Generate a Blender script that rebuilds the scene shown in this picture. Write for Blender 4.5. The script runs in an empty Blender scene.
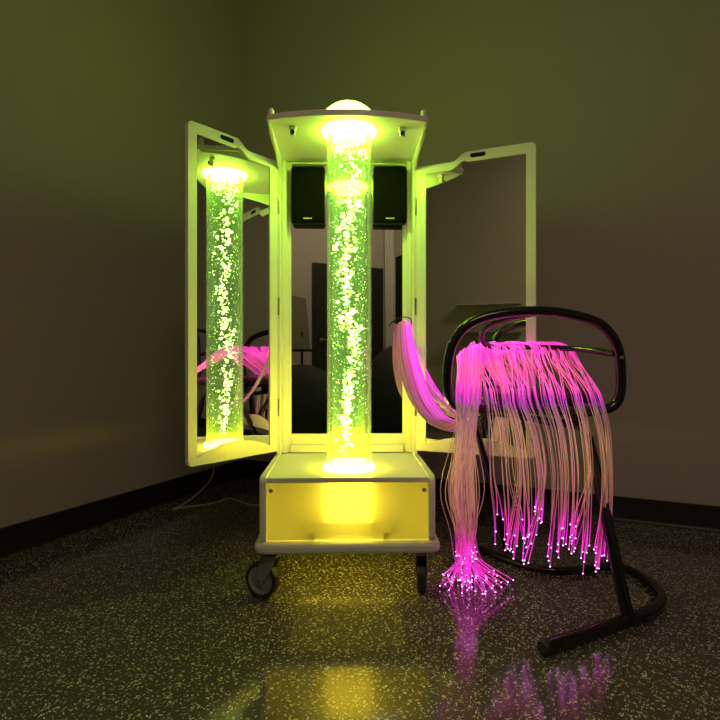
import bpy, bmesh, math, random
from mathutils import Vector, Matrix
random.seed(7)
sc = bpy.context.scene
COL = sc.collection
F, HC, YH = 540.0, 0.833, 355.0

def P(px, py, d):
    """a point at depth d metres seen at this place in the photograph"""
    return Vector(((px - 360) / F * d, d, HC + (YH - py) / F * d))

def PF(px, py, z=0.0):
    """a point at height z seen at this place"""
    return P(px, py, (HC - z) * F / (py - YH))

# ------------------------------------------------------------------ materials
def newmat(name):
    m = bpy.data.materials.new(name)
    m.use_nodes = True
    nt = m.node_tree
    nt.nodes.clear()
    out = nt.nodes.new('ShaderNodeOutputMaterial')
    return m, nt, out

def N(nt, t, **kw):
    n = nt.nodes.new(t)
    for k, v in kw.items():
        if k in n.inputs:
            n.inputs[k].default_value = v
        else:
            setattr(n, k, v)
    return n

def plain(name, col, rough=0.5, metallic=0.0, spec=0.5, bump=0.0, bscale=60.0, var=0.06, coat=0.0):
    m, nt, out = newmat(name)
    b = N(nt, 'ShaderNodeBsdfPrincipled')
    tc = N(nt, 'ShaderNodeTexCoord')
    no = N(nt, 'ShaderNodeTexNoise', Scale=bscale, Detail=4.0)
    nt.links.new(tc.outputs['Object'], no.inputs['Vector'])
    mx = N(nt, 'ShaderNodeMix', data_type='RGBA')
    mx.inputs[6].default_value = tuple(c * (1 - var) for c in col) + (1,)
    mx.inputs[7].default_value = tuple(min(1, c * (1 + var)) for c in col) + (1,)
    nt.links.new(no.outputs['Fac'], mx.inputs[0])
    nt.links.new(mx.outputs[2], b.inputs['Base Color'])
    b.inputs['Roughness'].default_value = rough
    b.inputs['Metallic'].default_value = metallic
    b.inputs['Specular IOR Level'].default_value = spec
    b.inputs['Coat Weight'].default_value = coat
    if bump:
        bp = N(nt, 'ShaderNodeBump', Strength=bump, Distance=0.002)
        nt.links.new(no.outputs['Fac'], bp.inputs['Height'])
        nt.links.new(bp.outputs[0], b.inputs['Normal'])
    nt.links.new(b.outputs[0], out.inputs[0])
    return m

def emit(name, col, strength):
    m, nt, out = newmat(name)
    e = N(nt, 'ShaderNodeEmission', Strength=strength)
    e.inputs['Color'].default_value = tuple(col) + (1,)
    nt.links.new(e.outputs[0], out.inputs[0])
    return m

WHITE = plain('white_laminate', (0.80, 0.80, 0.77), 0.35, bscale=25, var=0.02)
TRAYW = plain('white_tray', (0.74, 0.74, 0.72), 0.4, bscale=25, var=0.03)
BLACK = plain('black_plastic', (0.006, 0.006, 0.006), 0.5, bscale=200, spec=0.2)
GRILLE = plain('speaker_cloth', (0.004, 0.004, 0.004), 0.9, bump=0.5, bscale=900, spec=0.05)
RUBBER = plain('rubber', (0.02, 0.02, 0.021), 0.55, bscale=80)
GREYPL = plain('grey_plastic', (0.22, 0.22, 0.23), 0.4)
STEEL = plain('steel', (0.55, 0.55, 0.55), 0.25, metallic=1.0)
SILVER = plain('silver_print', (0.7, 0.7, 0.7), 0.4)
BLACKMETAL = plain('black_lacquered_tube', (0.008, 0.008, 0.009), 0.16, spec=0.6, coat=0.3)
SEATM = plain('seat_leather', (0.02, 0.016, 0.018), 0.38, bump=0.3, bscale=250)
CORD = plain('white_cord', (0.62, 0.6, 0.56), 0.5)
WALL = plain('painted_plaster', (0.44, 0.41, 0.37), 0.75, bump=0.12, bscale=140, var=0.025, spec=0.2)
CEIL = plain('ceiling_paint', (0.6, 0.58, 0.55), 0.9)
BASEB = plain('black_vinyl_baseboard', (0.010, 0.010, 0.010), 0.45)
DOORM = plain('dark_door_paint', (0.018, 0.017, 0.012), 0.55)
CURT = plain('pale_curtain_cloth', (0.62, 0.60, 0.56), 0.9, bump=0.3, bscale=90)
BEAN = plain('dark_beanbag_cloth', (0.009, 0.013, 0.015), 0.8, bump=0.3, bscale=90)
BOARD = plain('grey_board', (0.20, 0.19, 0.17), 0.7)
WOOD = plain('brown_wood', (0.28, 0.15, 0.07), 0.6, bscale=30, var=0.25)
CARD = plain('white_card', (0.7, 0.7, 0.68), 0.7)

def mirror_mat():
    m, nt, out = newmat('mirror_glass')
    g = N(nt, 'ShaderNodeBsdfGlossy', Roughness=0.0)
    g.inputs['Color'].default_value = (0.80, 0.83, 0.80, 1)
    d = N(nt, 'ShaderNodeBsdfDiffuse')
    d.inputs['Color'].default_value = (0.6, 0.6, 0.55, 1)
    tc = N(nt, 'ShaderNodeTexCoord')
    v = N(nt, 'ShaderNodeTexVoronoi', Scale=42.0)
    nt.links.new(tc.outputs['Object'], v.inputs['Vector'])
    lt = N(nt, 'ShaderNodeMath', operation='LESS_THAN')
    lt.inputs[1].default_value = 0.045
    nt.links.new(v.outputs['Distance'], lt.inputs[0])
    sep = N(nt, 'ShaderNodeSeparateColor')
    nt.links.new(v.outputs['Color'], sep.inputs[0])
    gt = N(nt, 'ShaderNodeMath', operation='GREATER_THAN')
    gt.inputs[1].default_value = 0.9
    nt.links.new(sep.outputs[0], gt.inputs[0])
    mu = N(nt, 'ShaderNodeMath', operation='MULTIPLY')
    nt.links.new(lt.outputs[0], mu.inputs[0]); nt.links.new(gt.outputs[0], mu.inputs[1])
    mu2 = N(nt, 'ShaderNodeMath', operation='MULTIPLY'); mu2.inputs[1].default_value = 0.5
    nt.links.new(mu.outputs[0], mu2.inputs[0])
    mx = N(nt, 'ShaderNodeMixShader')
    nt.links.new(mu2.outputs[0], mx.inputs[0])
    nt.links.new(g.outputs[0], mx.inputs[1]); nt.links.new(d.outputs[0], mx.inputs[2])
    nt.links.new(mx.outputs[0], out.inputs[0])
    return m
MIRROR = mirror_mat()

def acrylic_mat():
    m, nt, out = newmat('clear_acrylic')
    t = N(nt, 'ShaderNodeBsdfTransparent'); t.inputs['Color'].default_value = (0.96, 0.985, 0.94, 1)
    g = N(nt, 'ShaderNodeBsdfGlossy', Roughness=0.03)
    fr = N(nt, 'ShaderNodeLayerWeight', Blend=0.18)
    mu = N(nt, 'ShaderNodeMath', operation='MULTIPLY'); mu.inputs[1].default_value = 0.5
    nt.links.new(fr.outputs['Fresnel'], mu.inputs[0])
    mx = N(nt, 'ShaderNodeMixShader')
    nt.links.new(mu.outputs[0], mx.inputs[0])
    tl = N(nt, 'ShaderNodeBsdfTranslucent'); tl.inputs['Color'].default_value = (0.9, 0.95, 0.88, 1)
    m0 = N(nt, 'ShaderNodeMixShader')
    lw = N(nt, 'ShaderNodeLayerWeight', Blend=0.12)
    mr = N(nt, 'ShaderNodeMapRange'); mr.inputs[3].default_value = 0.012; mr.inputs[4].default_value = 0.42
    nt.links.new(lw.outputs['Facing'], mr.inputs[0]); nt.links.new(mr.outputs[0], m0.inputs[0])
    nt.links.new(t.outputs[0], m0.inputs[1]); nt.links.new(tl.outputs[0], m0.inputs[2])
    nt.links.new(m0.outputs[0], mx.inputs[1]); nt.links.new(g.outputs[0], mx.inputs[2])
    nt.links.new(mx.outputs[0], out.inputs[0])
    return m
ACRYLIC = acrylic_mat()

def water_mat():
    # lit water of the lamp: mostly clear, a little cloudy, faint emission imitates scattered LED light
    m, nt, out = newmat('emissive_water')
    t = N(nt, 'ShaderNodeBsdfTransparent'); t.inputs['Color'].default_value = (0.84, 0.93, 0.80, 1)
    e = N(nt, 'ShaderNodeEmission', Strength=WATER_E)
    e.inputs['Color'].default_value = (0.5, 1.0, 0.32, 1)
    tr = N(nt, 'ShaderNodeBsdfTranslucent'); tr.inputs['Color'].default_value = (0.6, 0.9, 0.45, 1)
    tc = N(nt, 'ShaderNodeTexCoord')
    no = N(nt, 'ShaderNodeTexNoise', Scale=150.0, Detail=3.0)
    nt.links.new(tc.outputs['Object'], no.inputs['Vector'])
    rp = N(nt, 'ShaderNodeMapRange'); rp.inputs[1].default_value = 0.35; rp.inputs[2].default_value = 0.75
    rp.inputs[3].default_value = 0.04; rp.inputs[4].default_value = 0.15
    nt.links.new(no.outputs['Fac'], rp.inputs[0])
    mx = N(nt, 'ShaderNodeMixShader')
    nt.links.new(rp.outputs[0], mx.inputs[0])
    nt.links.new(t.outputs[0], mx.inputs[1]); nt.links.new(tr.outputs[0], mx.inputs[2])
    ad = N(nt, 'ShaderNodeAddShader')
    nt.links.new(mx.outputs[0], ad.inputs[0]); nt.links.new(e.outputs[0], ad.inputs[1])
    nt.links.new(ad.outputs[0], out.inputs[0])
    return m

def frosted_mat():
    m, nt, out = newmat('frosted_acrylic')
    t = N(nt, 'ShaderNodeBsdfTranslucent'); t.inputs['Color'].default_value = (0.72, 0.68, 0.60, 1)
    d = N(nt, 'ShaderNodeBsdfPrincipled', Roughness=0.35)
    d.inputs['Base Color'].default_value = (0.5, 0.49, 0.42, 1)
    mx = N(nt, 'ShaderNodeMixShader'); mx.inputs[0].default_value = 0.25
    nt.links.new(t.outputs[0], mx.inputs[1]); nt.links.new(d.outputs[0], mx.inputs[2])
    rf_ = N(nt, 'ShaderNodeBsdfRefraction', Roughness=0.7, IOR=1.25)
    rf_.inputs['Color'].default_value = (0.80, 0.79, 0.76, 1)
    m2 = N(nt, 'ShaderNodeMixShader'); m2.inputs[0].default_value = 0.55
    nt.links.new(mx.outputs[0], m2.inputs[1]); nt.links.new(rf_.outputs[0], m2.inputs[2])
    nt.links.new(m2.outputs[0], out.inputs[0])
    return m
FROST = frosted_mat()

def floor_mat():
    m, nt, out = newmat('flecked_vinyl')
    b = N(nt, 'ShaderNodeBsdfPrincipled')
    tc = N(nt, 'ShaderNodeTexCoord')
    masks = []
    for k, (ang, sx, sy, thr, seed) in enumerate(((0.3, 58, 150, 0.32, 0.0), (1.35, 56, 146, 0.32, 7.3), (2.4, 60, 154, 0.32, 3.1), (0.85, 90, 200, 0.30, 12.7))):
        mp = N(nt, 'ShaderNodeMapping')
        mp.vector_type = 'TEXTURE'
        mp.inputs['Rotation'].default_value = (0, 0, ang)
        mp.inputs['Location'].default_value = (seed, seed * 0.37, 0)
        mp.inputs['Scale'].default_value = (1 / sx, 1 / sy, 1)
        nt.links.new(tc.outputs['Object'], mp.inputs['Vector'])
        v = N(nt, 'ShaderNodeTexVoronoi', Scale=1.0)
        v.voronoi_dimensions = '2D'
        nt.links.new(mp.outputs[0], v.inputs['Vector'])
        sep = N(nt, 'ShaderNodeSeparateColor')
        nt.links.new(v.outputs['Color'], sep.inputs[0])
        # chip size varies cell to cell
        mr = N(nt, 'ShaderNodeMapRange')
        mr.inputs[1].default_value = 0.70; mr.inputs[2].default_value = 1.0
        mr.inputs[3].default_value = 0.0; mr.inputs[4].default_value = thr
        nt.links.new(sep.outputs[0], mr.inputs[0])
        lt = N(nt, 'ShaderNodeMath', operation='LESS_THAN')
        nt.links.new(v.outputs['Distance'], lt.inputs[0]); nt.links.new(mr.outputs[0], lt.inputs[1])
        masks.append((lt, sep))
    acc = masks[0][0].outputs[0]
    for lt, _ in masks[1:]:
        mxx = N(nt, 'ShaderNodeMath', operation='MAXIMUM')
        nt.links.new(acc, mxx.inputs[0]); nt.links.new(lt.outputs[0], mxx.inputs[1])
        acc = mxx.outputs[0]
    chip = N(nt, 'ShaderNodeMix', data_type='RGBA')
    chip.inputs[6].default_value = (0.42, 0.39, 0.32, 1); chip.inputs[7].default_value = (0.90, 0.86, 0.74, 1)
    nt.links.new(masks[0][1].outputs[1], chip.inputs[0])
    no = N(nt, 'ShaderNodeTexNoise', Scale=260.0, Detail=3.0)
    nt.links.new(tc.outputs['Object'], no.inputs['Vector'])
    base = N(nt, 'ShaderNodeMix', data_type='RGBA')
    base.inputs[6].default_value = (0.062, 0.06, 0.054, 1); base.inputs[7].default_value = (0.095, 0.092, 0.084, 1)
    nt.links.new(no.outputs['Fac'], base.inputs[0])
    mx = N(nt, 'ShaderNodeMix', data_type='RGBA')
    nt.links.new(acc, mx.inputs[0])
    nt.links.new(base.outputs[2], mx.inputs[6]); nt.links.new(chip.outputs[2], mx.inputs[7])
    nt.links.new(mx.outputs[2], b.inputs['Base Color'])
    b.inputs['Roughness'].default_value = 0.19
    b.inputs['Specular IOR Level'].default_value = 1.0
    n2 = N(nt, 'ShaderNodeTexNoise', Scale=9.0, Detail=3.0)
    nt.links.new(tc.outputs['Object'], n2.inputs['Vector'])
    rr = N(nt, 'ShaderNodeMapRange'); rr.inputs[3].default_value = 0.08; rr.inputs[4].default_value = 0.14
    nt.links.new(n2.outputs['Fac'], rr.inputs[0])
    nt.links.new(rr.outputs[0], b.inputs['Roughness'])
    nt.links.new(b.outputs[0], out.inputs[0])
    return m
FLOORM = floor_mat()

# light levels
WATER_E = 0.03
BASE_E, TOP_E, DOME_E, BOX_E = 55.0, 52.0, 27.0, 9.0
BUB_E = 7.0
FIB_E, TIP_E = 1.6, 7.0
ROOM_E = 23.0
YEL = (1.0, 0.78, 0.020)
CHA = (0.55, 1.0, 0.03)
WATER = water_mat()
BASEGLOW = emit('base_light', YEL, BASE_E)
TOPGLOW = emit('canopy_light', CHA, TOP_E)
BOXGLOW = emit('plinth_lamp', (1.0, 0.78, 0.035), BOX_E)
DOMEGLOW = emit('dome_light', (0.52, 1.0, 0.034), DOME_E)
BUBBLE = emit('emissive_bubbles', (0.70, 1.0, 0.24), BUB_E)  # emission stands in for LED light scattered by the bubbles

def fibre_mat():
    m, nt, out = newmat('light_fibre')
    uv = N(nt, 'ShaderNodeUVMap'); uv.uv_map = 'along'
    sep = N(nt, 'ShaderNodeSeparateXYZ')
    nt.links.new(uv.outputs[0], sep.inputs[0])
    r = N(nt, 'ShaderNodeValToRGB')
    stops = [(0.0, (1.0, .005, .75)), (0.05, (1.0, .005, .75)), (0.12, (.75, .01, .55)), (0.24, (.42, .01, .36)), (0.38, (.5, .01, .40)),
             (0.46, (.95, .02, .50)), (0.50, (1.0, .015, .72)), (0.56, (.62, .04, .30)), (0.588, (.60, .02, .42)), (0.603, (.22, .005, .34)),
             (0.618, (.14, .05, .09)), (0.70, (.20, .08, .075)), (0.84, (.15, .04, .06)), (0.90, (.30, .010, .20)), (0.95, (.48, .010, .44)), (1.0, (.55, .015, .50))]  # tan stops paint in the light falling on the hanging strands
    el = r.color_ramp.elements
    while len(el) < len(stops):
        el.new(0.5)
    for e, (p, c) in zip(el, stops):
        e.position = p; e.color = c + (1,)
    nt.links.new(sep.outputs[0], r.inputs[0])
    # strands differ in hue, and those that carry less light stay pale along the cable
    pk = N(nt, 'ShaderNodeMix', data_type='RGBA'); pk.blend_type = 'MULTIPLY'
    pk.inputs[0].default_value = 1.0
    hue = N(nt, 'ShaderNodeMix', data_type='RGBA')
    hue.inputs[6].default_value = (1.15, 1.5, 0.45, 1); hue.inputs[7].default_value = (0.95, 0.6, 1.15, 1)
    nt.links.new(sep.outputs[1], hue.inputs[0])
    nt.links.new(r.outputs[0], pk.inputs[6]); nt.links.new(hue.outputs[2], pk.inputs[7])
    st = N(nt, 'ShaderNodeMapRange'); st.interpolation_type = 'SMOOTHSTEP'
    st.inputs[1].default_value = 0.25; st.inputs[2].default_value = 0.8; st.inputs[3].default_value = 0.12; st.inputs[4].default_value = 1.0
    nt.links.new(sep.outputs[1], st.inputs[0])
    rm = N(nt, 'ShaderNodeMapRange'); rm.inputs[1].default_value = 0.30; rm.inputs[2].default_value = 0.44
    rm.inputs[3].default_value = 0.0; rm.inputs[4].default_value = 1.0
    nt.links.new(sep.outputs[0], rm.inputs[0])
    ma = N(nt, 'ShaderNodeMath', operation='MAXIMUM')
    nt.links.new(st.outputs[0], ma.inputs[0]); nt.links.new(rm.outputs[0], ma.inputs[1])
    mu = N(nt, 'ShaderNodeMath', operation='MULTIPLY'); mu.inputs[1].default_value = FIB_E
    nt.links.new(ma.outputs[0], mu.inputs[0])
    d = N(nt, 'ShaderNodeBsdfPrincipled', Roughness=0.25)
    d.inputs['Base Color'].default_value = (0.60, 0.52, 0.38, 1)
    nt.links.new(pk.outputs[2], d.inputs['Emission Color'])
    wn = N(nt, 'ShaderNodeTexWhiteNoise'); wn.noise_dimensions = '1D'
    nt.links.new(sep.outputs[1], wn.inputs['W'])
    vr_ = N(nt, 'ShaderNodeMapRange'); vr_.inputs[3].default_value = 0.35; vr_.inputs[4].default_value = 1.55
    nt.links.new(wn.outputs['Value'], vr_.inputs[0])
    m3 = N(nt, 'ShaderNodeMath', operation='MULTIPLY')
    nt.links.new(mu.outputs[0], m3.inputs[0]); nt.links.new(vr_.outputs[0], m3.inputs[1])
    mu = m3
    bc = N(nt, 'ShaderNodeMix', data_type='RGBA')
    bc.inputs[6].default_value = (0.22, 0.18, 0.13, 1); bc.inputs[7].default_value = (0.38, 0.32, 0.24, 1)
    nt.links.new(wn.outputs['Color'], bc.inputs[0])
    nt.links.new(bc.outputs[2], d.inputs['Base Color'])
    nt.links.new(mu.outputs[0], d.inputs['Emission Strength'])
    nt.links.new(d.outputs[0], out.inputs[0])
    return m
FIBRE = fibre_mat()
TIP = emit('fibre_tip', (1.0, 0.34, 0.95), TIP_E)

# ------------------------------------------------------------------ mesh helpers
def finish(name, bm, mat, parent=None, smooth=True, bevel=0.0, auto=True):
    bmesh.ops.recalc_face_normals(bm, faces=bm.faces[:])
    me = bpy.data.meshes.new(name)
    bm.to_mesh(me); bm.free()
    for mt in (mat if isinstance(mat, (list, tuple)) else [mat]):
        me.materials.append(mt)
    o = bpy.data.objects.new(name, me)
    COL.objects.link(o)
    if parent is not None:
        o.parent = parent
        o.matrix_parent_inverse = base_inv(parent)
    if bevel:
        b = o.modifiers.new('edge', 'BEVEL'); b.width = bevel; b.segments = 2; b.limit_method = 'ANGLE'; b.angle_limit = math.radians(40)
    if smooth:
        for p in me.polygons:
            p.use_smooth = True
        if auto:
            # sharp edges above 35 degrees
            bm2 = bmesh.new(); bm2.from_mesh(me)
            for e in bm2.edges:
                if len(e.link_faces) == 2 and e.calc_face_angle(0) > math.radians(35):
                    e.smooth = False
            bm2.to_mesh(me); bm2.free()
    return o

def base_inv(parent):
    # world matrix of an unrotated chain
    m = Matrix.Identity(4)
    q = parent
    if q.type == 'EMPTY':
        return Matrix.Translation(q.location).inverted()
    return m

class _Root: pass

def thing(name, label, cat, loc, group=None):
    o = bpy.data.objects.new(name, None)
    o.empty_display_size = 0.1
    COL.objects.link(o)
    o.location = loc
    o['label'] = label; o['category'] = cat
    if group: o['group'] = group
    return o

def tag(o, label, cat, group=None):
    o['label'] = label; o['category'] = cat
    if group: o['group'] = group
    return o

def sub(name, bm, mat, part, **kw):
    """a sub-part: child of a part mesh; the part's own world matrix is the identity"""
    o = finish(name, bm, mat, None, **kw)
    o.parent = part
    return o

def add_box(bm, x0, x1, y0, y1, z0, z1, fn=None):
    vs = []
    for x in (x0, x1):
        for y in (y0, y1):
            for z in (z0, z1):
                p = Vector((x, y, z))
                vs.append(bm.verts.new(fn(p) if fn else p))
    for f in ((0, 1, 3, 2), (4, 6, 7, 5), (0, 4, 5, 1), (2, 3, 7, 6), (0, 2, 6, 4), (1, 5, 7, 3)):
        bm.faces.new([vs[i] for i in f])

def box(x0, x1, y0, y1, z0, z1, fn=None):
    bm = bmesh.new(); add_box(bm, x0, x1, y0, y1, z0, z1, fn); return bm

def add_prism(bm, pts, a, b, mk):
    """pts 2-D outline, extruded between a and b; mk(u, v, w) -> Vector"""
    lo = [bm.verts.new(mk(u, v, a)) for u, v in pts]
    hi = [bm.verts.new(mk(u, v, b)) for u, v in pts]
    bm.faces.new(lo); bm.faces.new(hi[::-1])
    n = len(pts)
    for i in range(n):
        j = (i + 1) % n
        bm.faces.new((lo[i], lo[j], hi[j], hi[i]))

def prism(pts, a, b, mk):
    bm = bmesh.new(); add_prism(bm, pts, a, b, mk); return bm

def catmull(pts, per=8, closed=False):
    pts = [Vector(p) for p in pts]
    n = len(pts)
    out = []
    seg = n if closed else n - 1
    for i in range(seg):
        if closed:
            p0, p1, p2, p3 = pts[(i - 1) % n], pts[i], pts[(i + 1) % n], pts[(i + 2) % n]
        else:
            p1, p2 = pts[i], pts[i + 1]
            p0 = pts[i - 1] if i > 0 else p1 * 2 - p2
            p3 = pts[i + 2] if i + 2 < n else p2 * 2 - p1
        for k in range(per):
            t = k / per
            out.append(0.5 * ((2 * p1) + (p2 - p0) * t + (2 * p0 - 5 * p1 + 4 * p2 - p3) * t * t + (3 * p1 - p0 - 3 * p2 + p3) * t ** 3))
    if not closed:
        out.append(pts[-1].copy())
    return out

def add_tube(bm, pts, r, n=10, closed=False, cap=True, us=None, uvl=None, uw=0.5):
    m = len(pts)
    rs = r if isinstance(r, (list, tuple)) else [r] * m
    tans = []
    for i in range(m):
        a = pts[(i - 1) % m] if closed or i > 0 else pts[i]
        b = pts[(i + 1) % m] if closed or i < m - 1 else pts[i]
        t = (b - a)
        tans.append(t.normalized() if t.length > 1e-9 else Vector((0, 0, 1)))
    ref = Vector((0, 0, 1)) if abs(tans[0].z) < 0.9 else Vector((1, 0, 0))
    nrm = (ref - tans[0] * ref.dot(tans[0])).normalized()
    rings = []
    for i in range(m):
        nrm = (nrm - tans[i] * nrm.dot(tans[i]))
        nrm = nrm.normalized() if nrm.length > 1e-6 else tans[i].orthogonal().normalized()
        bi = tans[i].cross(nrm)
        rings.append([bm.verts.new(pts[i] + (nrm * math.cos(2 * math.pi * k / n) + bi * math.sin(2 * math.pi * k / n)) * rs[i]) for k in range(n)])
    for i in range(m if closed else m - 1):
        j = (i + 1) % m
        for k in range(n):
            k2 = (k + 1) % n
            f = bm.faces.new((rings[i][k], rings[i][k2], rings[j][k2], rings[j][k]))
            if uvl is not None:
                for lp, uu in zip(f.loops, (us[i], us[i], us[j], us[j])):
                    lp[uvl].uv = (uu, uw)
    if cap and not closed:
        for ring, uu in ((rings[0], 0), (rings[-1], 1)):
            f = bm.faces.new(ring)
            if uvl is not None:
                for lp in f.loops:
                    lp[uvl].uv = (us[0] if uu == 0 else us[-1], uw)

def tube(pts, r, n=12, closed=False):
    bm = bmesh.new(); add_tube(bm, pts, r, n, closed); return bm

def add_lathe(bm, prof, n, fn):
    """prof: (radius, height) list; fn(x, y, z) -> Vector"""
    rings = []
    for r, z in prof:
        if r < 1e-6:
            rings.append([bm.verts.new(fn(0, 0, z))])
        else:
            rings.append([bm.verts.new(fn(r * math.cos(2 * math.pi * k / n), r * math.sin(2 * math.pi * k / n), z)) for k in range(n)])
    for a, b in zip(rings, rings[1:]):
        for k in range(n):
            k2 = (k + 1) % n
            if len(a) == 1 and len(b) == 1: continue
            if len(a) == 1: bm.faces.new((a[0], b[k2], b[k]))
            elif len(b) == 1: bm.faces.new((a[k], a[k2], b[0]))
            else: bm.faces.new((a[k], a[k2], b[k2], b[k]))

def lathe(prof, n, fn):
    bm = bmesh.new(); add_lathe(bm, prof, n, fn); return bm

def rrect(x0, x1, y0, y1, r, k=6):
    pts = []
    for cx, cy, a0 in ((x1 - r, y1 - r, 0), (x0 + r, y1 - r, 90), (x0 + r, y0 + r, 180), (x1 - r, y0 + r, 270)):
        for i in range(k + 1):
            a = math.radians(a0 + 90 * i / k)
            pts.append((cx + r * math.cos(a), cy + r * math.sin(a)))
    return pts

# ------------------------------------------------------------------ the room (turned about 25 degrees)
CX, CY = -0.80, 3.70
UX, UY = 0.908, -0.419
VX, VY = -0.419, -0.908
RU, RV, RZ = 5.6, 5.34, 3.45
def R(u, v, z): return Vector((CX + u * UX + v * VX, CY + u * UY + v * VY, z))
def Rv(p): return R(p.x, p.y, p.z)

def struct(name, bm, mat, **kw):
    o = finish(name, bm, mat, None, **kw)
    o['kind'] = 'structure'
    return o
struct('floor', box(-0.1, RU + 0.1, -0.1, RV + 0.1, -0.06, 0.0, Rv), FLOORM, smooth=False)
struct('ceiling', box(-0.1, RU + 0.1, -0.1, RV + 0.1, RZ, RZ + 0.06, Rv), CEIL, smooth=False)
struct('wall_back', box(-0.1, RU + 0.1, -0.1, 0.0, 0.0, RZ, Rv), WALL, smooth=False)
struct('wall_left', box(-0.1, 0.0, 0.0, RV, 0.0, RZ, Rv), WALL, smooth=False)
struct('wall_right', box(RU, RU + 0.1, 0.0, RV, 0.0, RZ, Rv), WALL, smooth=False)
struct('wall_front', box(-0.1, RU + 0.1, RV, RV + 0.1, 0.0, RZ, Rv), WALL, smooth=False)
BH = 0.12
def cove(along0, along1, mk):
    prof = [(0.0, 0.0), (0.016, 0.0), (0.010, 0.006), (0.007, 0.018), (0.006, BH - 0.004), (0.003, BH), (0.0, BH)]
    return prism(prof, along0, along1, mk)
struct('baseboard_back', cove(0.0, RU, lambda a, z, w: R(w, a, z)), BASEB)
struct('baseboard_left', cove(0.017, RV, lambda a, z, w: R(a, w, z)), BASEB)
struct('baseboard_right', cove(0.017, RV, lambda a, z, w: R(RU - a, w, z)), BASEB)
struct('baseboard_front', cove(0.017, 2.95, lambda a, z, w: R(w, RV - a, z)), BASEB)

# the dark door in the wall behind the camera, seen in the middle mirror
d1 = struct('door_1', box(2.96, 4.0, RV - 0.035, RV - 0.001, 0.005, 2.02, Rv), DOORM, smooth=False)
hb = bmesh.new()
add_tube(hb, [R(3.072, RV - 0.036, 1.03), R(3.072, RV - 0.085, 1.03)], 0.010, 10)
add_tube(hb, [R(3.062, RV - 0.082, 1.03), R(3.19, RV - 0.082, 1.022)], 0.010, 10)
add_lathe(hb, [(0, 0), (0.027, 0), (0.027, 0.006), (0, 0.006)], 16, lambda x, y, z: R(3.072 + x, RV - 0.036 - z, 1.03 + y))
h = finish('door_handle', hb, STEEL); h.parent = d1

# ------------------------------------------------------------------ unseen ceiling lamp added as warm ambient fill, behind the camera
cl = thing('fill_ceiling_lamp', 'unseen long ceiling lamp added for warm fill behind the camera', 'fill light', R(3.2, 3.9, RZ - 0.06))
finish('fill_housing', box(2.5, 3.9, 3.75, 4.05, RZ - 0.03, RZ - 0.001, Rv), TRAYW, cl, smooth=False)
finish('diffuser', box(2.52, 3.88, 3.77, 4.03, RZ - 0.06, RZ - 0.031, Rv), emit('warm_fill', (1.0, 0.74, 0.50), ROOM_E), cl, smooth=False)

# ------------------------------------------------------------------ the sensory trolley
TA = 0.0286
def T(x, d, z):
    return Vector((-0.041 - TA * (d - 1.81) + x, d + TA * x, z))
def Tv(p): return T(p.x, p.y, p.z)
def tbox(x0, x1, d0, d1, z0, z1): return box(x0, x1, d0, d1, z0, z1, Tv)

tr = thing('sensory_trolley', 'white wheeled cabinet with lit bubble tube, canopy and two open mirror doors', 'sensory trolley', T(0, 2.05, 0))
ZT = 0.424      # top of the plinth
ZC = 1.648      # underside of the canopy
# tray
tbm = bmesh.new()
o_, i_ = rrect(-0.312, 0.312, 1.787, 2.34, 0.035), rrect(-0.20, 0.20, 1.86, 2.25, 0.03)
lay = []
for z in (0.173, 0.206):
    lay.append(([tbm.verts.new(T(x, d, z)) for x, d in o_], [tbm.verts.new(T(x, d, z)) for x, d in i_]))
for k in range(len(o_)):
    j = (k + 1) % len(o_)
    (o0, i0), (o1, i1) = lay
    tbm.faces.new((o0[k], o0[j], i0[j], i0[k])); tbm.faces.new((o1[k], i1[k], i1[j], o1[j]))
    tbm.faces.new((o0[k], o1[k], o1[j], o0[j])); tbm.faces.new((i0[k], i0[j], i1[j], i1[k]))
finish('tray', tbm, TRAYW, tr, bevel=0.010)
# plinth: two shaped side boards, top board, back board, inner floor
for s in (-1, 1):
    prof = rrect(1.805, 2.33, 0.207, ZT + 0.002, 0.022)
    finish('side_board', prism(prof, s * 0.272, s * 0.294, lambda d, z, x: T(x, d, z)), WHITE, tr, bevel=0.003)
finish('plinth_top', tbox(-0.272, 0.272, 1.812, 2.33, 0.404, ZT - 0.003), WHITE, tr, bevel=0.003)
finish('plinth_back', tbox(-0.272, 0.272, 2.315, 2.33, 0.207, 0.404), GREYPL, tr, smooth=False)
fp = finish('front_panel', tbox(-0.270, 0.270, 1.818, 1.823, 0.212, 0.402), FROST, tr, smooth=False)
for x in (-0.258, 0.258):
    sub('screw', lathe([(0, 0.004), (0.005, 0.003), (0.007, 0.0), (0, 0.0)], 14, lambda a, b, z, x=x: T(x + a, 1.818 - z, 0.377 + b)), plain('brass_screw', (0.25, 0.15, 0.03), 0.5), fp)
for x in (-0.115, 0.125):
    sub('clip', tbox(x - 0.004, x + 0.004, 1.824, 1.84, 0.212, 0.235), plain('panel_clip', (0.10, 0.09, 0.05), 0.5), fp, smooth=False)
finish('lamp_box', prism(rrect(-0.078, 0.085, 1.846, 1.99, 0.012), 0.262, 0.400, lambda x, d, z: T(x, d, z)), BOXGLOW, tr)

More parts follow.
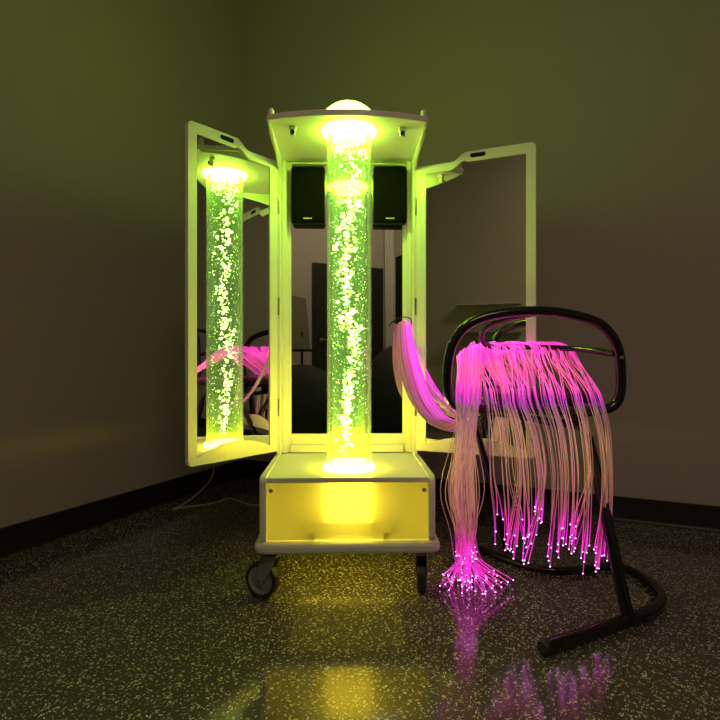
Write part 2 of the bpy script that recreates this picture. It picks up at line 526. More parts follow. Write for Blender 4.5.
# cabinet: sides, back frame, mirror
for s in (-1, 1):
    finish('cabinet_side', tbox(s * 0.270, s * 0.287, 2.197, 2.33, ZT, ZC - 0.001), WHITE, tr, bevel=0.003)
bf = bmesh.new()
add_box(bf, -0.2698, 0.2698, 2.302, 2.33, ZT, ZC - 0.001, Tv)      # back board
for s in (-1, 1):
    add_box(bf, s * 0.236, s * 0.2698, 2.284, 2.3015, ZT, ZC - 0.001, Tv)
    add_box(bf, s * 0.252, s * 0.2698, 2.262, 2.2838, ZT, ZC - 0.001, Tv)
add_box(bf, -0.2358, 0.2358, 2.284, 2.3015, ZT, 0.499, Tv)
add_box(bf, -0.2358, 0.2358, 2.270, 2.2838, ZT, 0.456, Tv)
add_box(bf, -0.2358, 0.2358, 2.284, 2.3015, 1.640, ZC - 0.001, Tv)
finish('back_frame', bf, WHITE, tr, bevel=0.002)
finish('back_mirror', tbox(-0.2355, 0.2355, 2.296, 2.3008, 0.4995, 1.6395), MIRROR, tr, smooth=False)

# canopy
out = [(-0.292, 2.33), (-0.291, 2.10), (-0.288, 1.99), (-0.281, 1.95), (-0.281, 1.882)]
for k in range(1, 20):
    x = -0.281 + 0.562 * k / 20
    out.append((x, 1.882 - 0.050 * (1 - (x / 0.281) ** 2)))
out += [(0.281, 1.882), (0.281, 1.95), (0.288, 1.99), (0.291, 2.10), (0.292, 2.33)]
can = finish('canopy', prism(out, ZC, ZC + 0.021, lambda x, d, z: T(x, d, z)), WHITE, tr, bevel=0.003)
for s in (-1, 1):
    chk = [(1.892, ZC - 0.0005), (1.90, 1.640), (1.98, 1.634), (2.04, 1.624), (2.12, 1.606), (2.19, 1.585), (2.194, ZC - 0.0005)]
    sub('cheek', prism(chk, s * 0.270, s * 0.279, lambda d, z, x: T(x, d, z)), WHITE, can, bevel=0.002)
    sub('corner_post', lathe([(0, 0), (0.010, 0), (0.010, 0.020), (0.007, 0.027), (0, 0.028)], 18, lambda a, b, z, s=s: T(s * 0.268 + a, 1.900 + b, ZC + 0.0215 + z)), WHITE, can)
    cb = bmesh.new()
    xx = s * 0.196
    add_box(cb, xx - 0.013, xx + 0.013, 1.925, 1.945, ZC - 0.012, ZC - 0.0005, Tv)
    add_box(cb, xx - 0.009, xx + 0.009, 1.925, 1.94, ZC - 0.034, ZC - 0.012, Tv)
    sub('catch', cb, WHITE, can, bevel=0.002)
    kb = bmesh.new()
    add_lathe(kb, [(0, 0), (0.0075, 0), (0.0075, 0.006), (0, 0.006)], 14, lambda a, b, z, xx=xx: T(xx + a, 1.9245 - z, ZC - 0.023 + b))
    sub('catch_roller', kb, BLACK, can)
prof = []
RS, HH = 0.117, 0.083
for k in range(13):
    hgt = HH * k / 12
    prof.append((math.sqrt(max(0, RS ** 2 - (RS - HH + hgt) ** 2)), hgt))
finish('dome_lamp', lathe(prof, 40, lambda a, b, z: T(0.003 + a, 1.975 + b, ZC + 0.0215 + z)), DOMEGLOW, tr)

# bubble tube
BX, BD, BR = 0.006, 1.972, 0.081
def B(x, y, z): return T(BX + x, BD + y, z)
tb = finish('bubble_tube', lathe([(BR, ZT), (BR, ZC - 0.002), (BR - 0.005, ZC - 0.002), (BR - 0.005, ZT), (BR, ZT)], 64, B), ACRYLIC, tr)
sub('water_column', lathe([(0, ZT + 0.052), (BR - 0.007, ZT + 0.052), (BR - 0.007, 1.592), (0, 1.592)], 48, B), WATER, tb)
sub('base_light_ring', lathe([(BR + 0.001, ZT - 0.002), (BR + 0.014, ZT - 0.002), (BR + 0.012, ZT + 0.010), (BR + 0.001, ZT + 0.020)], 64, B), BASEGLOW, tb)
sub('base_light', lathe([(0, ZT - 0.002), (BR - 0.018, ZT - 0.002), (BR - 0.02, ZT + 0.004), (0, ZT + 0.006)], 48, B), BASEGLOW, tb)
sub('top_light_ring', lathe([(BR + 0.001, ZC - 0.001), (BR + 0.019, ZC - 0.001), (BR + 0.016, ZC - 0.009), (BR + 0.001, ZC - 0.020)], 64, B), TOPGLOW, tb)
sub('top_light', lathe([(0, ZC - 0.002), (BR - 0.012, ZC - 0.002), (BR - 0.014, ZC - 0.012), (0, ZC - 0.012)], 48, B), TOPGLOW, tb)
sub('diffuser_plate', lathe([(0, ZT + 0.042), (BR - 0.030, ZT + 0.042), (BR - 0.030, ZT + 0.050), (0, ZT + 0.050)], 48, B), ACRYLIC, tb)

_ico = bmesh.new(); bmesh.ops.create_icosphere(_ico, subdivisions=2, radius=1.0)
ICO_V = [v.co.copy() for v in _ico.verts]; ICO_F = [[v.index for v in f.verts] for f in _ico.faces]; _ico.free()
_ico = bmesh.new(); bmesh.ops.create_icosphere(_ico, subdivisions=1, radius=1.0)
ICO1_V = [v.co.copy() for v in _ico.verts]; ICO1_F = [[v.index for v in f.verts] for f in _ico.faces]; _ico.free()
def add_ball(bm, c, r, sq=(1, 1, 1), lo=False, mi=0):
    V, Fs = (ICO1_V, ICO1_F) if lo else (ICO_V, ICO_F)
    vs = [bm.verts.new(c + Vector((v.x * r * sq[0], v.y * r * sq[1], v.z * r * sq[2]))) for v in V]
    for f in Fs:
        ff = bm.faces.new([vs[i] for i in f]); ff.material_index = mi
bb = bmesh.new()
z = ZT + 0.06
rb = random.Random(11)
while z < 1.582:
    t = (z - ZT) / 1.2
    cx = 0.014 * math.sin(z * 9.0) + 0.008 * math.sin(z * 23 + 1)
    cy = 0.012 * math.cos(z * 8.0)
    spread = 0.0085 + 0.012 * t
    gx, gy = cx + rb.gauss(0, spread), cy + rb.gauss(0, spread)
    for q in range(rb.randint(1, 6)):
        x, y = gx + rb.gauss(0, 0.007), gy + rb.gauss(0, 0.007)
        rr = math.hypot(x, y)
        if rr > 0.066:
            x *= 0.066 / rr; y *= 0.066 / rr
        r = min(0.0072, max(0.0016, rb.lognormvariate(math.log(0.0034), 0.45)))
        zz = min(1.582, max(ZT + 0.058, z + rb.gauss(0, 0.009)))
        add_ball(bb, B(x, y, zz), r, (rb.uniform(.9, 1.3), 1, rb.uniform(.75, 1.0)), lo=r < 0.003)
    z += rb.uniform(0.0035, 0.010)
for _ in range(650):
    a = rb.uniform(0, 2 * math.pi); rr = rb.uniform(0.05, 0.071)
    add_ball(bb, B(rr * math.cos(a), rr * math.sin(a), rb.uniform(ZT + 0.07, 1.58)), rb.uniform(0.0007, 0.0017), lo=True)
for _ in range(90):                       # foam at the top of the water
    a = rb.uniform(0, 2 * math.pi); rr = 0.066 * math.sqrt(rb.random())
    add_ball(bb, B(rr * math.cos(a), rr * math.sin(a), 1.585 + rb.gauss(0, 0.012)), rb.uniform(0.002, 0.006), lo=True)
ob = sub('bubbles', bb, BUBBLE, tb, auto=False)
ob['kind'] = 'stuff'

# the doors
def door(hinge, dirx, diry, inward, DL, zh):
    L = math.hypot(dirx, diry); dx, dy = dirx / L, diry / L
    nx, ny = inward
    def D(s, z, t):     # t > 0: towards the mirrored side
        return Vector((hinge[0] + s * dx + t * nx, hinge[1] + s * dy + t * ny, z))
    zb, zl = 0.444, zh - 0.032
    def top(s):
        k = min(1, max(0, (s - 0.150) / 0.055)); k = k * k * (3 - 2 * k)
        return zl + (zh - zl) * k
    outer, inner = [], []
    n = 16
    def arc(s):
        q = min(1, max(0, (s - 0.04) / (DL - 0.08)))
        return zb + 0.026 + 0.040 * math.sin(math.pi * q) ** 0.8
    for k in range(n + 1):                           # bottom, hinge to free edge
        s = DL * k / n
        so = min(max(s, 0.004), DL - 0.016)
        outer.append((so, zb))
        si = 0.042 + (DL - 0.042 - 0.036) * k / n
        inner.append((si, arc(si)))
    # rounded free-bottom corner
    outer.append((DL - 0.004, zb + 0.006)); inner.append((DL - 0.036, arc(DL - 0.036) + 0.001))
    outer.append((DL, zb + 0.018)); inner.append((DL - 0.036, arc(DL - 0.036) + 0.002))
    outer.append((DL, zh - 0.018)); inner.append((DL - 0.036, zh - 0.039))
    outer.append((DL - 0.004, zh - 0.006)); inner.append((DL - 0.0362, zh - 0.0385))
    for k in range(31):                              # top, free edge to hinge
        s = (DL - 0.016) * (1 - k / 30) + 0.004 * (k / 30)
        outer.append((s, top(s)))
        si = (DL - 0.0365) * (1 - k / 30) + 0.042 * (k / 30)
        off = 0.038 if si > 0.20 else 0.032
        inner.append((si, top(si + 0.008) - off))
    bm = bmesh.new()
    TH = 0.019
    m = len(outer)
    of = [bm.verts.new(D(s, z, 0)) for s, z in outer]; inf = [bm.verts.new(D(s, z, 0)) for s, z in inner]
    inb = [bm.verts.new(D(s, z, -0.007)) for s, z in inner]
    obk = [bm.verts.new(D(s, z, -TH)) for s, z in outer]
    for i in range(m):
        j = (i + 1) % m
        bm.faces.new((of[i], of[j], inf[j], inf[i]))
        bm.faces.new((inf[i], inf[j], inb[j], inb[i]))
        bm.faces.new((of[j], of[i], obk[i], obk[j]))
    bm.faces.new(obk)
    bm.faces.new(inb)
    dr = finish('mirror_door', bm, WHITE, tr, bevel=0.003)
    inn = [p for i, p in enumerate(inner)]
    sub('door_mirror', prism(inn, -0.0068, -0.0045, lambda s, z, t: D(s, z, t)), MIRROR, dr, smooth=False)
    # dark finger slot in the top rail
    hb = bmesh.new()
    pts = rrect(0.222, 0.282, zh - 0.026, zh - 0.010, 0.0078)
    add_prism(hb, pts, 0.0004, 0.0022, lambda s, z, t: D(s, z, t))
    sl = sub('finger_slot', hb, BLACK, dr)
    return dr, D
HL = T(-0.2795, 2.196, 0)
HR = T(0.2795, 2.196, 0)
def aim(h, px, d):
    """direction from the hinge to the free edge, and the door's width"""
    v = Vector(((px - 360) / F * d - h.x, d - h.y))
    return v.x / v.length, v.y / v.length, v.length
vl = aim(HL, 188.0, 1.865)
vr = aim(HR, 536.0, 2.02)
dl, DLf = door(HL, vl[0], vl[1], (-vl[1], vl[0]), vl[2], 1.648)
dr_, DRf = door(HR, vr[0], vr[1], (vr[1], -vr[0]), vr[2], 1.632)
print('door dirs', vl, vr)
# hinges
for (f, dd) in ((DLf, dl), (DRf, dr_)):
    for z in (0.62, 1.03, 1.44):
        p = f(0.0, 0, 0.0015)
        sub('hinge', tube([Vector((p.x, p.y, z - 0.035)), Vector((p.x, p.y, z + 0.035))], 0.0045, 10), STEEL, dd)

# casters
def caster(x, d, az):
    c = Vector((T(x, d, 0).x, T(x, d, 0).y, 0))
    r = 0.062
    ax = Vector((math.cos(az), math.sin(az), 0))         # axle direction
    fw = Vector((-math.sin(az), math.cos(az), 0))        # trail direction
    wc = c + fw * 0.034 + Vector((0, 0, r + 0.0005))
    fb = bmesh.new()
    # fork: two cheeks and a crown
    for s in (-1, 1):
        pr = []
        top_c = c + Vector((0, 0, 0.155)); 
        a0 = top_c + ax * s * 0.019
        pts = [(-0.030, 0.150), (0.030, 0.150), (0.046, r + 0.012), (0.042, r - 0.012), (0.026, r - 0.012), (-0.020, 0.118)]
        add_prism(fb, pts, s * 0.0175, s * 0.0215, lambda q, z, w: c + fw * q + ax * w + Vector((0, 0, z)))
    add_prism(fb, rrect(-0.030, 0.030, -0.0214, 0.0214, 0.006), 0.146, 0.154, lambda q, w, z: c + fw * q + ax * w + Vector((0, 0, z)))
    fk = finish('caster', fb, GREYPL, tr, bevel=0.002)
    sub('stem', lathe([(0, 0.1545), (0.026, 0.1545), (0.026, 0.166), (0.034, 0.166), (0.034, 0.1725), (0, 0.1725)], 24, lambda a, b, z: c + Vector((a, b, z))), BLACK, fk)
    def Wf(a, b, z): return wc + fw * a + Vector((0, 0, b)) + ax * z
    tire = [(r - 0.014, -0.015), (r - 0.006, -0.016), (r - 0.001, -0.011), (r, 0), (r - 0.001, 0.011), (r - 0.006, 0.016), (r - 0.014, 0.015)]
    sub('tyre', lathe(tire + [(r - 0.014, -0.015)], 40, Wf), RUBBER, fk)
    sub('wheel', lathe([(0, -0.013), (0.014, -0.013), (0.016, -0.008), (r - 0.024, -0.007), (r - 0.0145, -0.014), (r - 0.0145, 0.014), (r - 0.024, 0.007), (0.016, 0.008), (0.014, 0.013), (0, 0.013)], 40, Wf), GREYPL, fk)
    sub('axle', tube([wc - ax * 0.026, wc + ax * 0.026], 0.006, 10), STEEL, fk)
caster(-0.262, 1.852, math.radians(68))
caster(0.256, 1.865, math.radians(-8))
caster(-0.255, 2.262, math.radians(40))
caster(0.255, 2.262, math.radians(25))

# hook that carries the light cable
hk = bmesh.new()
add_tube(hk, catmull([P(412, 328, 2.2835), P(411, 320, 2.25), P(408, 317.5, 2.23), P(403, 317, 2.215), P(397, 318.5, 2.20), P(393.5, 323, 2.195)], 6), 0.0022, 8)
finish('cable_hook', hk, BLACK, tr)

# ------------------------------------------------------------------ loudspeakers
def speaker(px0, px1, label):
    d0, d1 = 2.230, 2.2835
    x0 = P(px0, 0, d0).x; x1 = P(px1, 0, d0).x
    z1 = P(0, 165.5, d0).z; z0 = P(0, 222.5, d0).z
    xm = (x0 + x1) / 2
    t = thing('loudspeaker', label, 'loudspeaker', (xm, (d0 + d1) / 2, z0), 'loudspeakers under the canopy')
    finish('speaker_box', prism(rrect(x0, x1, z0, z1, 0.008), d0 + 0.014, d1, lambda x, z, d: Vector((x, d, z))), BLACK, t, bevel=0.003)
    finish('grille', prism(rrect(x0 + 0.001, x1 - 0.001, z0 + 0.001, z1 - 0.001, 0.009), d0, d0 + 0.0135, lambda x, z, d: Vector((x, d, z))), GRILLE, t, bevel=0.006)
    b = bmesh.new()
    for k in range(7):
        hgt = (0.006, 0.0045, 0.0045, 0.0055, 0.0045, 0.0045, 0.0055)[k]
        xa = xm - 0.0175 + k * 0.005
        add_box(b, xa, xa + 0.0038, d0 - 0.0008, d0 - 0.0001, z0 + 0.015, z0 + 0.015 + hgt)
    finish('badge', b, SILVER, t, smooth=False)
speaker(291.0, 324.5, 'black loudspeaker hanging left of the bubble tube')
speaker(373.5, 407.0, 'black loudspeaker hanging right of the bubble tube')

# ------------------------------------------------------------------ black tubular chair
ch = thing('armchair', 'black tubular metal high chair with light fibres draped over it', 'chair', (0.62, 1.9, 0))
RD = 1.78
ring = [(530, 409), (570, 411), (596, 411), (613, 406), (620, 394), (621, 375), (619, 352), (612, 336), (600, 324), (582, 317), (556, 312), (530, 311), (504, 313), (482, 318), (465, 327), (453, 343), (448, 362), (447, 385), (451, 400), (462, 407), (490, 409)]
finish('arm_loop', tube(catmull([P(x, y, RD) for x, y in ring], 6, True), 0.0165, 14, True), BLACKMETAL, ch)
rail = [(615, 354, 1.785), (592, 350.5, 1.87), (560, 348, 1.96), (520, 347, 2.01), (494, 347, 2.00), (483, 342, 1.97), (482, 333, 1.94), (489, 325, 1.91), (505, 319, 1.87), (528, 314.5, 1.81), (540, 313, 1.79)]
finish('back_rail', tube(catmull([P(*q) for q in rail], 6), 0.0105, 12), BLACKMETAL, ch)
for q in ((617, 357.5), ):
    finish('bolt', lathe([(0, 0.004), (0.005, 0.003), (0.006, 0), (0, 0)], 12, lambda a, b, z, q=q: P(q[0] + 5, q[1], RD - 0.016) + Vector((a, -z, b))), STEEL, ch)
# seat pad
sp = []
sx, sd = 0.635, 1.925
sprof = [(0.0, 0.668), (0.86, 0.668), (0.95, 0.674), (1.0, 0.688), (0.97, 0.701), (0.88, 0.708), (0.6, 0.710), (0.0, 0.709)]
sb = bmesh.new()
rings = []
for (q, z) in sprof:
    if q == 0:
        rings.append([sb.verts.new((sx, sd, z))]); continue
    rg = []
    for k in range(48):
        a = 2 * math.pi * k / 48
        c, s_ = math.cos(a), math.sin(a)
        e = 0.62
        rg.append(sb.verts.new((sx + q * 0.205 * math.copysign(abs(c) ** e, c), sd + q * 0.125 * math.copysign(abs(s_) ** e, s_), z)))
    rings.append(rg)
for a, b in zip(rings, rings[1:]):
    for k in range(48):
        k2 = (k + 1) % 48
        if len(a) == 1: sb.faces.new((a[0], b[k], b[k2]))
        elif len(b) == 1: sb.faces.new((a[k], a[k2], b[0]))
        else: sb.faces.new((a[k], a[k2], b[k2], b[k]))
finish('seat', sb, SEATM, ch)
# under-frame and legs
fr = [(478, 436, 2.06), (474.5, 426, 2.04), (477, 417, 2.01), (486, 413, 1.98), (510, 415, 1.94), (545, 421, 1.88), (570, 424, 1.84), (582, 428, 1.82), (588, 437, 1.81)]
finish('seat_frame', tube(catmull([P(*q) for q in fr], 6), 0.0125, 12), BLACKMETAL, ch)
for xx, dd in ((0.52, 1.95), (0.74, 1.87)):
    y0 = 0.669
    zf = P(0, 415 if xx < 0.6 else 421, 1.93 if xx < 0.6 else 1.86).z
    finish('seat_bracket', box(xx - 0.02, xx + 0.02, dd - 0.015, dd + 0.015, zf - 0.004, y0), BLACKMETAL, ch, smooth=False)
finish('leg', tube(catmull([P(478, 436, 2.06), P(484, 458, 2.10), P(495, 500, 2.17), P(507, 551, 2.235)], 6), 0.0135, 12), BLACKMETAL, ch)
finish('leg', tube(catmull([P(588, 437, 1.81), P(596, 470, 1.78), P(608, 525, 1.725), P(619, 577, 1.68), P(629, 621, 1.65)], 6), [0.0165 + 0.003 * k / 24 for k in range(25)], 14), BLACKMETAL, ch)
r1, r2 = 0.0205, 0.0140
near = [PF(545, 647.5, r1), PF(565, 641, r1), PF(590, 633, r1), PF(615, 624.5, r1), PF(640, 616, r1)]
run = finish('floor_runner', tube(catmull(near, 6), r1, 16), BLACKMETAL, ch)
e0 = near[0]; ev = (near[0] - near[1]).normalized()
eside = Vector((-ev.y, ev.x, 0))
sub('end_cap', lathe([(0, -0.004), (r1 * 1.06, -0.004), (r1 * 1.06, 0.006), (r1 * 0.85, 0.013), (0, 0.016)], 20, lambda a, b, z: e0 + Vector((0, 0, 0.0013)) + ev * z + eside * a + Vector((0, 0, b))), RUBBER, run)
far = [PF(640, 616, r1), PF(656, 607, r1), PF(661, 596, r1), PF(650, 583, 0.018), PF(634, 572, 0.016), PF(613, 566, r2), PF(585, 569, r2), PF(554, 570.5, r2), PF(528, 566, r2), PF(503, 558, r2), PF(480, 549, r2), PF(470, 545, r2)]
fp_ = catmull(far, 6)
finish('floor_bend', tube(fp_, [r2 + (r1 - r2) * max(0, 1 - k / 30) for k in range(len(fp_))], 14), BLACKMETAL, ch)

# ------------------------------------------------------------------ bundle of light fibres
fo = thing('fiber_optic_bundle', 'magenta glowing fibre optic strands spilling over the black chair to the floor', 'fiber optic lights', (0.45, 1.95, 0))
rf = random.Random(5)
strands = []
def jit(p, r): return p + Vector((rf.gauss(0, r), rf.gauss(0, r), rf.gauss(0, r)))
def harness(off):
    ox, oy = off
    def o(p, r): return p + Vector((ox * r, oy * r * 0.45, oy * r * 0.5 + ox * r * 0.1))
    return [(o(P(411, 340, 2.265), .006), 0.0), (o(P(404.5, 323, 2.235), .020), 0.02), (o(P(404.5, 334, 2.215), .030), 0.05), (o(P(409, 362, 2.175), .042), 0.12),
            (o(P(420, 396, 2.11), .045), 0.20), (o(P(440, 421, 2.04), .040), 0.28), (o(P(462, 422, 2.01), .030), 0.35)], 0.5 + 0.5 * ox * 0.9
def disc(): 
    a = rf.uniform(0, 2 * math.pi); q = math.sqrt(rf.random())
    return q * math.cos(a), q * math.sin(a)
# those that fall to the floor at the left
for i in range(105):
    pts, hv = harness(disc())
    q = rf.random()
    xr = 459 + 25 * q
    pts.append((P(465 + 6 * q, 380, 2.04), 0.42))
    pts.append((P(xr - 2, 345 + 11 * (1 - q) ** 2 + rf.uniform(-2.5, 2), 2.00 - 0.05 * rf.random()), 0.50))
    x1 = 456.5 + 24 * q ** 1.1 + rf.uniform(-1.2, 1.2)
    pts.append((P(x1 + 0.5, 371, 1.85 + rf.uniform(-.02, .02)), 0.56))
    pts.append((P(x1 - 1, 402, 1.738 + rf.uniform(-.015, .015)), 0.604 + rf.gauss(0, .009)))
    x2 = 449 + 26 * rf.random() if rf.random() < 0.82 else 440 + 46 * rf.random()
    pts.append((P(0.5 * x1 + 0.5 * x2, 440, 1.735 + rf.uniform(-.015, .015)), 0.68))
    pts.append((P(x2, 490, 1.755 + rf.uniform(-.02, .02)), 0.77))
    x3 = 0.55 * x2 + 0.45 * 468 + rf.uniform(-4, 4)
    pts.append((P(x3, 532, 1.80 + rf.uniform(-.02, .02)), 0.86))
    if rf.random() < 0.36:                      # ends hanging in the air
        pts.append((P(0.6 * x3 + 0.4 * (471 + rf.uniform(-22, 22)), rf.uniform(545, 582), 1.84), 1.0))
    else:
        a = rf.uniform(0, 2 * math.pi); rr = rf.uniform(0.03, 1.0) ** 0.8
        ex = 471 + (34 + 14 * rf.random() * (math.cos(a) > 0)) * rr * math.cos(a); ey = 580 + 15 * rr * math.sin(a)
        e = PF(ex, ey, rf.choice((0.005, 0.006, 0.01, 0.03)))
        c = P(x3, 560, 1.87)
        c.z = max(c.z, 0.055)
        pts.append((c.lerp(e, 0.30) + Vector((0, 0, 0.012 + 0.02 * rf.random())), 0.93))
        pts.append((e, 1.0))
    strands.append((pts, min(1, max(0, hv + rf.gauss(0, 0.12)))))
# those draped over the back rail and the lower bar, in locks
locks = [  # x on the rail, x at the bar, x half way, end x, end y, count
    (474, 489, 492, 499, 530, 5), (479, 496, 505, 508, 549, 5), (492, 503, 509, 522, 530, 4), (489, 507, 520, 510, 547, 10),
    (500, 513, 525, 526, 548, 10), (508, 522, 540, 538, 522, 18), (516, 531, 546, 527, 550, 7), (523, 541, 556, 552, 553, 10),
    (531, 552, 566, 561, 538, 12), (538, 563, 575, 572, 547, 10), (545, 575, 586, 582, 561, 8), (553, 592, 604, 596, 563, 11), (558, 601, 609, 606, 549, 8), (548, 583, 592, 575, 540, 6)]
for (xr, xb, xm, ex, ey, n) in locks:
    for i in range(max(3, round(n * 0.8))):
        pts, hv = harness(disc())
        g = rf.gauss(0, 1)
        pts.append((P(464 + 8 * rf.random(), 376, 2.04), 0.40))
        x0 = xr + 5 * g * 0.8
        pts.append((P(0.6 * 468 + 0.4 * x0, 354, 2.045), 0.45))
        pts.append((P(x0, 343.8 + rf.uniform(-2.5, 2.5), 2.00 + rf.uniform(-.01, .02)), 0.50))
        x1 = xb + 2.3 * g + rf.uniform(-1, 1)
        pts.append((P(0.60 * x0 + 0.40 * x1 + rf.uniform(-6, 6), 363, 1.90 + rf.uniform(-.015, .02)), 0.55))
        pts.append((P(0.15 * x0 + 0.85 * x1, 388, 1.775), 0.585))
        pts.append((P(x1, 403, 1.735 + rf.uniform(-.006, .006)), 0.603 + rf.gauss(0, .008)))
        x2 = xm + 2.0 * g + rf.uniform(-2, 2)
        pts.append((P(0.35 * x1 + 0.65 * x2 + rf.uniform(-1, 1), 432, 1.722 + rf.uniform(-.01, .01)), 0.66))
        dz = rf.uniform(-16, 14)
        pts.append((P(x2, 475 + dz * 0.3, 1.725 + rf.uniform(-.015, .015)), 0.76))
        x3 = ex + 2.2 * g + rf.uniform(-3, 3)
        pts.append((P(0.42 * x2 + 0.58 * x3 + 1, 0.4 * 475 + 0.6 * ey + dz * 0.7, 1.735), 0.89))
        pts.append((P(x3, ey + dz, 1.745 + rf.uniform(-.02, .02)), 1.0))
        strands.append((pts, min(1, max(0, hv + rf.gauss(0, 0.12)))))
def strand_into(bm, uvl, pts, r, w):
    ps = catmull([p for p, u in pts], 5)
    us = []
    for (pa, ua), (pb, ub) in zip(pts, pts[1:]):
        for k in range(5): us.append(ua + (ub - ua) * k / 5)
    us.append(pts[-1][1])
    add_tube(bm, ps, r, 5, False, True, us, uvl, w)
    add_ball(bm, ps[-1], r * 1.6, lo=True, mi=1)
order = list(range(len(strands)))
rf.shuffle(order)
big = set(order[:100])
sbm = bmesh.new(); suv = sbm.loops.layers.uv.new('along')
for i, (pts, w) in enumerate(strands):
    r = 0.0014
    if i in big:
        bm = bmesh.new(); uvl = bm.loops.layers.uv.new('along')
        strand_into(bm, uvl, pts, r, w)
        finish('fiber_strand', bm, [FIBRE, TIP], fo, auto=False)
    else:
        strand_into(sbm, suv, pts, r, w)
o = finish('fiber_strands', sbm, [FIBRE, TIP], fo, auto=False)
o['kind'] = 'stuff'
print('strands', len(strands))

# ------------------------------------------------------------------ power cord
cpts = [R(0.02, 0.335, 0.34), R(0.035, 0.335, 0.20), P(213, 473, 3.34), P(209, 482, 3.25), PF(196, 495, 0.03), PF(182, 505, 0.004), PF(173, 509, 0.004), PF(182, 507.5, 0.004), PF(205, 504.5, 0.004), PF(220, 501, 0.004), PF(229, 498.2, 0.004), PF(240, 501.5, 0.004), PF(250, 504.5, 0.004), PF(262, 505, 0.004), PF(285, 503, 0.004), T(-0.12, 2.60, 0.004), T(-0.1, 2.45, 0.06), T(-0.1, 2.345, 0.19)]
tag(finish('power_cord', tube(catmull(cpts, 8), 0.0038, 8), CORD), 'thin pale power cord trailing on the floor left of the trolley', 'power cord')

# ------------------------------------------------------------------ things behind the camera, seen in the mirrors
def wavy_curtain(u0, u1, v0, z0, z1, amp, waves):
    bm = bmesh.new()
    n = 60
    cols = []
    for side in (0, 1):
        col = []
        for k in range(n + 1):
            u = u0 + (u1 - u0) * k / n
            v = v0 - 0.03 - amp * math.sin(2 * math.pi * waves * k / n) - side * 0.006
            col.append([bm.verts.new(R(u + 0.01 * math.sin(zf * 5), v, z0 + (z1 - z0) * zf)) for zf in [q / 8 for q in range(9)]])
        cols.append(col)
    for side in (0, 1):
        for k in range(n):
            for q in range(8):
                bm.faces.new((cols[side][k][q], cols[side][k + 1][q], cols[side][k + 1][q + 1], cols[side][k][q + 1]))
    for k in range(n):
        for q in (0, 8):
            bm.faces.new((cols[0][k][q], cols[0][k + 1][q], cols[1][k + 1][q], cols[1][k][q]))
    for q in range(8):
        for k in (0, n):
            bm.faces.new((cols[0][k][q], cols[0][k][q + 1], cols[1][k][q + 1], cols[1][k][q]))
    return bm
cu = thing('curtain', 'narrow pale curtain beside the dark door, seen right of the tube in the middle mirror', 'curtain', R(4.09, RV - 0.05, 0.03))
finish('curtain_cloth', wavy_curtain(4.015, 4.165, RV - 0.03, 0.03, 3.1, 0.016, 3), CURT, cu)
finish('curtain_rail', tube([R(3.97, RV - 0.055, 3.12), R(4.20, RV - 0.055, 3.12)], 0.012, 10), STEEL, cu)

# dark shelf unit with boxes, right of the curtain
su = thing('shelf_unit', 'tall dark shelf unit with pale edged shelves at the right edge of the middle mirror', 'shelf unit', R(4.55, RV - 0.2, 0))
for u in (4.215, 4.90):
    finish('side_panel', box(u, u + 0.02, RV - 0.36, RV - 0.02, 0, 2.2, Rv), DOORM, su, smooth=False)
finish('back_panel', box(4.235, 4.90, RV - 0.03, RV - 0.02, 0, 2.2, Rv), DOORM, su, smooth=False)
for z in (0.08, 0.5, 0.92, 1.28, 1.66, 2.1):
    finish('shelf', box(4.235, 4.90, RV - 0.355, RV - 0.031, z, z + 0.02, Rv), WOOD, su, smooth=False)
tag(finish('storage_box', box(4.24, 4.50, RV - 0.33, RV - 0.06, 1.681, 1.93, Rv), CARD, bevel=0.005), 'white box on the upper shelf of the dark shelf unit', 'box')
tag(finish('storage_box', box(4.26, 4.60, RV - 0.33, RV - 0.06, 1.301, 1.50, Rv), WOOD, bevel=0.005), 'brown box on the middle shelf of the dark shelf unit', 'box')

# grey board on a stand
sx0 = Vector((-0.45, -1.75, 0))
es = thing('board_stand', 'grey board on a pole stand, reflected at the left of the middle mirror', 'stand', sx0)
def E(x, y, z): return sx0 + Vector((x, y, z))
finish('board', prism([(-0.17, 0.90), (0.10, 0.90), (0.045, 1.50), (-0.12, 1.54)], -0.012, 0.0, lambda x, z, w: E(x, w - (z - 0.9) * 0.12, z)), BOARD, es, bevel=0.003)
finish('ledge', box(-0.19, 0.125, -0.012, 0.05, 0.872, 0.899, lambda p: E(p.x, p.y, p.z)), BLACK, es, smooth=False)
finish('pole', tube([E(0.0, -0.03, 0.03), E(0, -0.03, 1.1)], 0.014, 12), BLACK, es)
for k in range(3):
    a = k * 2.094 + 0.4
    finish('foot', tube([E(0, -0.03, 0.12), E(0.28 * math.cos(a), -0.03 + 0.28 * math.sin(a), 0.012)], 0.010, 8), BLACK, es)

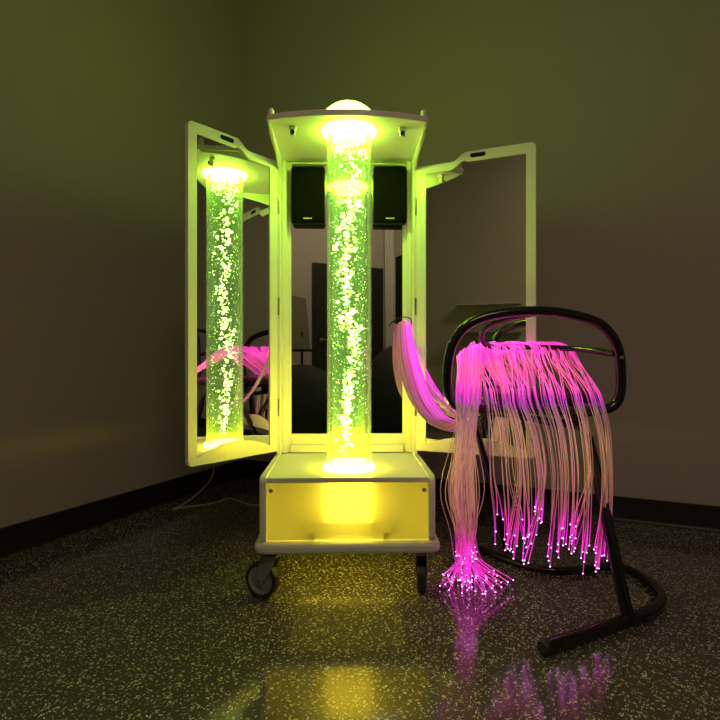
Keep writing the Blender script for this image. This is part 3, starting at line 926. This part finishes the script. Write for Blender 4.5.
def beanbag(cx, cy, rx, ry, h, label):
    bm = bmesh.new()
    rr = random.Random(int(h * 1000))
    prof = [(0, 0.001), (0.75, 0.001), (0.95, 0.05), (1.0, 0.18), (0.97, 0.36), (0.88, 0.55), (0.70, 0.75), (0.45, 0.90), (0.2, 0.98), (0, 1.0)]
    rings = []
    ph = [rr.uniform(0, 6) for _ in range(4)]
    for q, zz in prof:
        if q == 0:
            rings.append([bm.verts.new((cx, cy, zz * h))]); continue
        ring = []
        for k in range(40):
            a = 2 * math.pi * k / 40
            w = 1 + 0.04 * math.sin(3 * a + ph[0] + zz * 3) + 0.025 * math.sin(7 * a + ph[1])
            ring.append(bm.verts.new((cx + rx * q * w * math.cos(a), cy + ry * q * w * math.sin(a), zz * h)))
        rings.append(ring)
    for a, b in zip(rings, rings[1:]):
        for k in range(40):
            k2 = (k + 1) % 40
            if len(a) == 1: bm.faces.new((a[0], b[k], b[k2]))
            elif len(b) == 1: bm.faces.new((a[k], a[k2], b[0]))
            else: bm.faces.new((a[k], a[k2], b[k2], b[k]))
    tag(finish('beanbag', bm, BEAN, auto=False), label, 'beanbag')
beanbag(-0.42, -1.00, 0.55, 0.42, 0.74, 'low black beanbag reflected left of the tube in the middle mirror')
beanbag(0.62, -1.25, 0.44, 0.42, 0.95, 'tall dark beanbag reflected right of the tube in the middle mirror')

# wall shelf with glass jars, seen in the right mirror
ws = thing('wall_shelf', 'small wall shelf above the jars, faintly reflected in the right door mirror', 'wall shelf', R(1.3, RV - 0.1, 1.10))
finish('shelf_board', box(0.85, 1.60, RV - 0.20, RV - 0.001, 1.08, 1.10, Rv), BOARD, ws, smooth=False)
finish('upper_board', box(0.85, 1.60, RV - 0.14, RV - 0.001, 1.425, 1.435, Rv), CURT, ws, smooth=False)
glass = acrylic_mat(); glass.name = 'jar_glass'
for k in range(5):
    u = 0.98 + k * 0.11
    tag(finish('glass_jar', lathe([(0, 1.1005), (0.036, 1.1005), (0.04, 1.11), (0.04, 1.20 + 0.02 * (k % 2)), (0.028, 1.225 + 0.02 * (k % 2)), (0.030, 1.245 + 0.02 * (k % 2)), (0, 1.246 + 0.02 * (k % 2))], 20, lambda a, b, z, u=u: R(u + a, RV - 0.10 + b, z)), glass),
        'jar on the wall shelf reflected in the right door mirror', 'jar', 'jars on the wall shelf')

# ------------------------------------------------------------------ camera and view
cam = bpy.data.cameras.new('camera')
cam.sensor_fit = 'HORIZONTAL'; cam.sensor_width = 36.0
cam.lens = 36.0 * F / 720.0
cam.clip_start = 0.01
co = bpy.data.objects.new('camera', cam)
COL.objects.link(co)
co.location = (0, 0, HC)
co.rotation_euler = (math.radians(90), 0, 0)
cam.shift_y = -(360 - YH) / 720
sc.camera = co
w = bpy.data.worlds.new('world'); sc.world = w
w.use_nodes = True
w.node_tree.nodes['Background'].inputs[0].default_value = (0.02, 0.018, 0.015, 1)
sc.view_settings.view_transform = 'Standard'
sc.view_settings.look = 'None'
sc.view_settings.exposure = 0.0
sc.view_settings.gamma = 1.0
sc.view_settings.use_curve_mapping = False
sc.cycles.max_bounces = 14
sc.cycles.transparent_max_bounces = 48
sc.cycles.glossy_bounces = 8
sc.cycles.sample_clamp_indirect = 6.0
sc.cycles.caustics_reflective = True
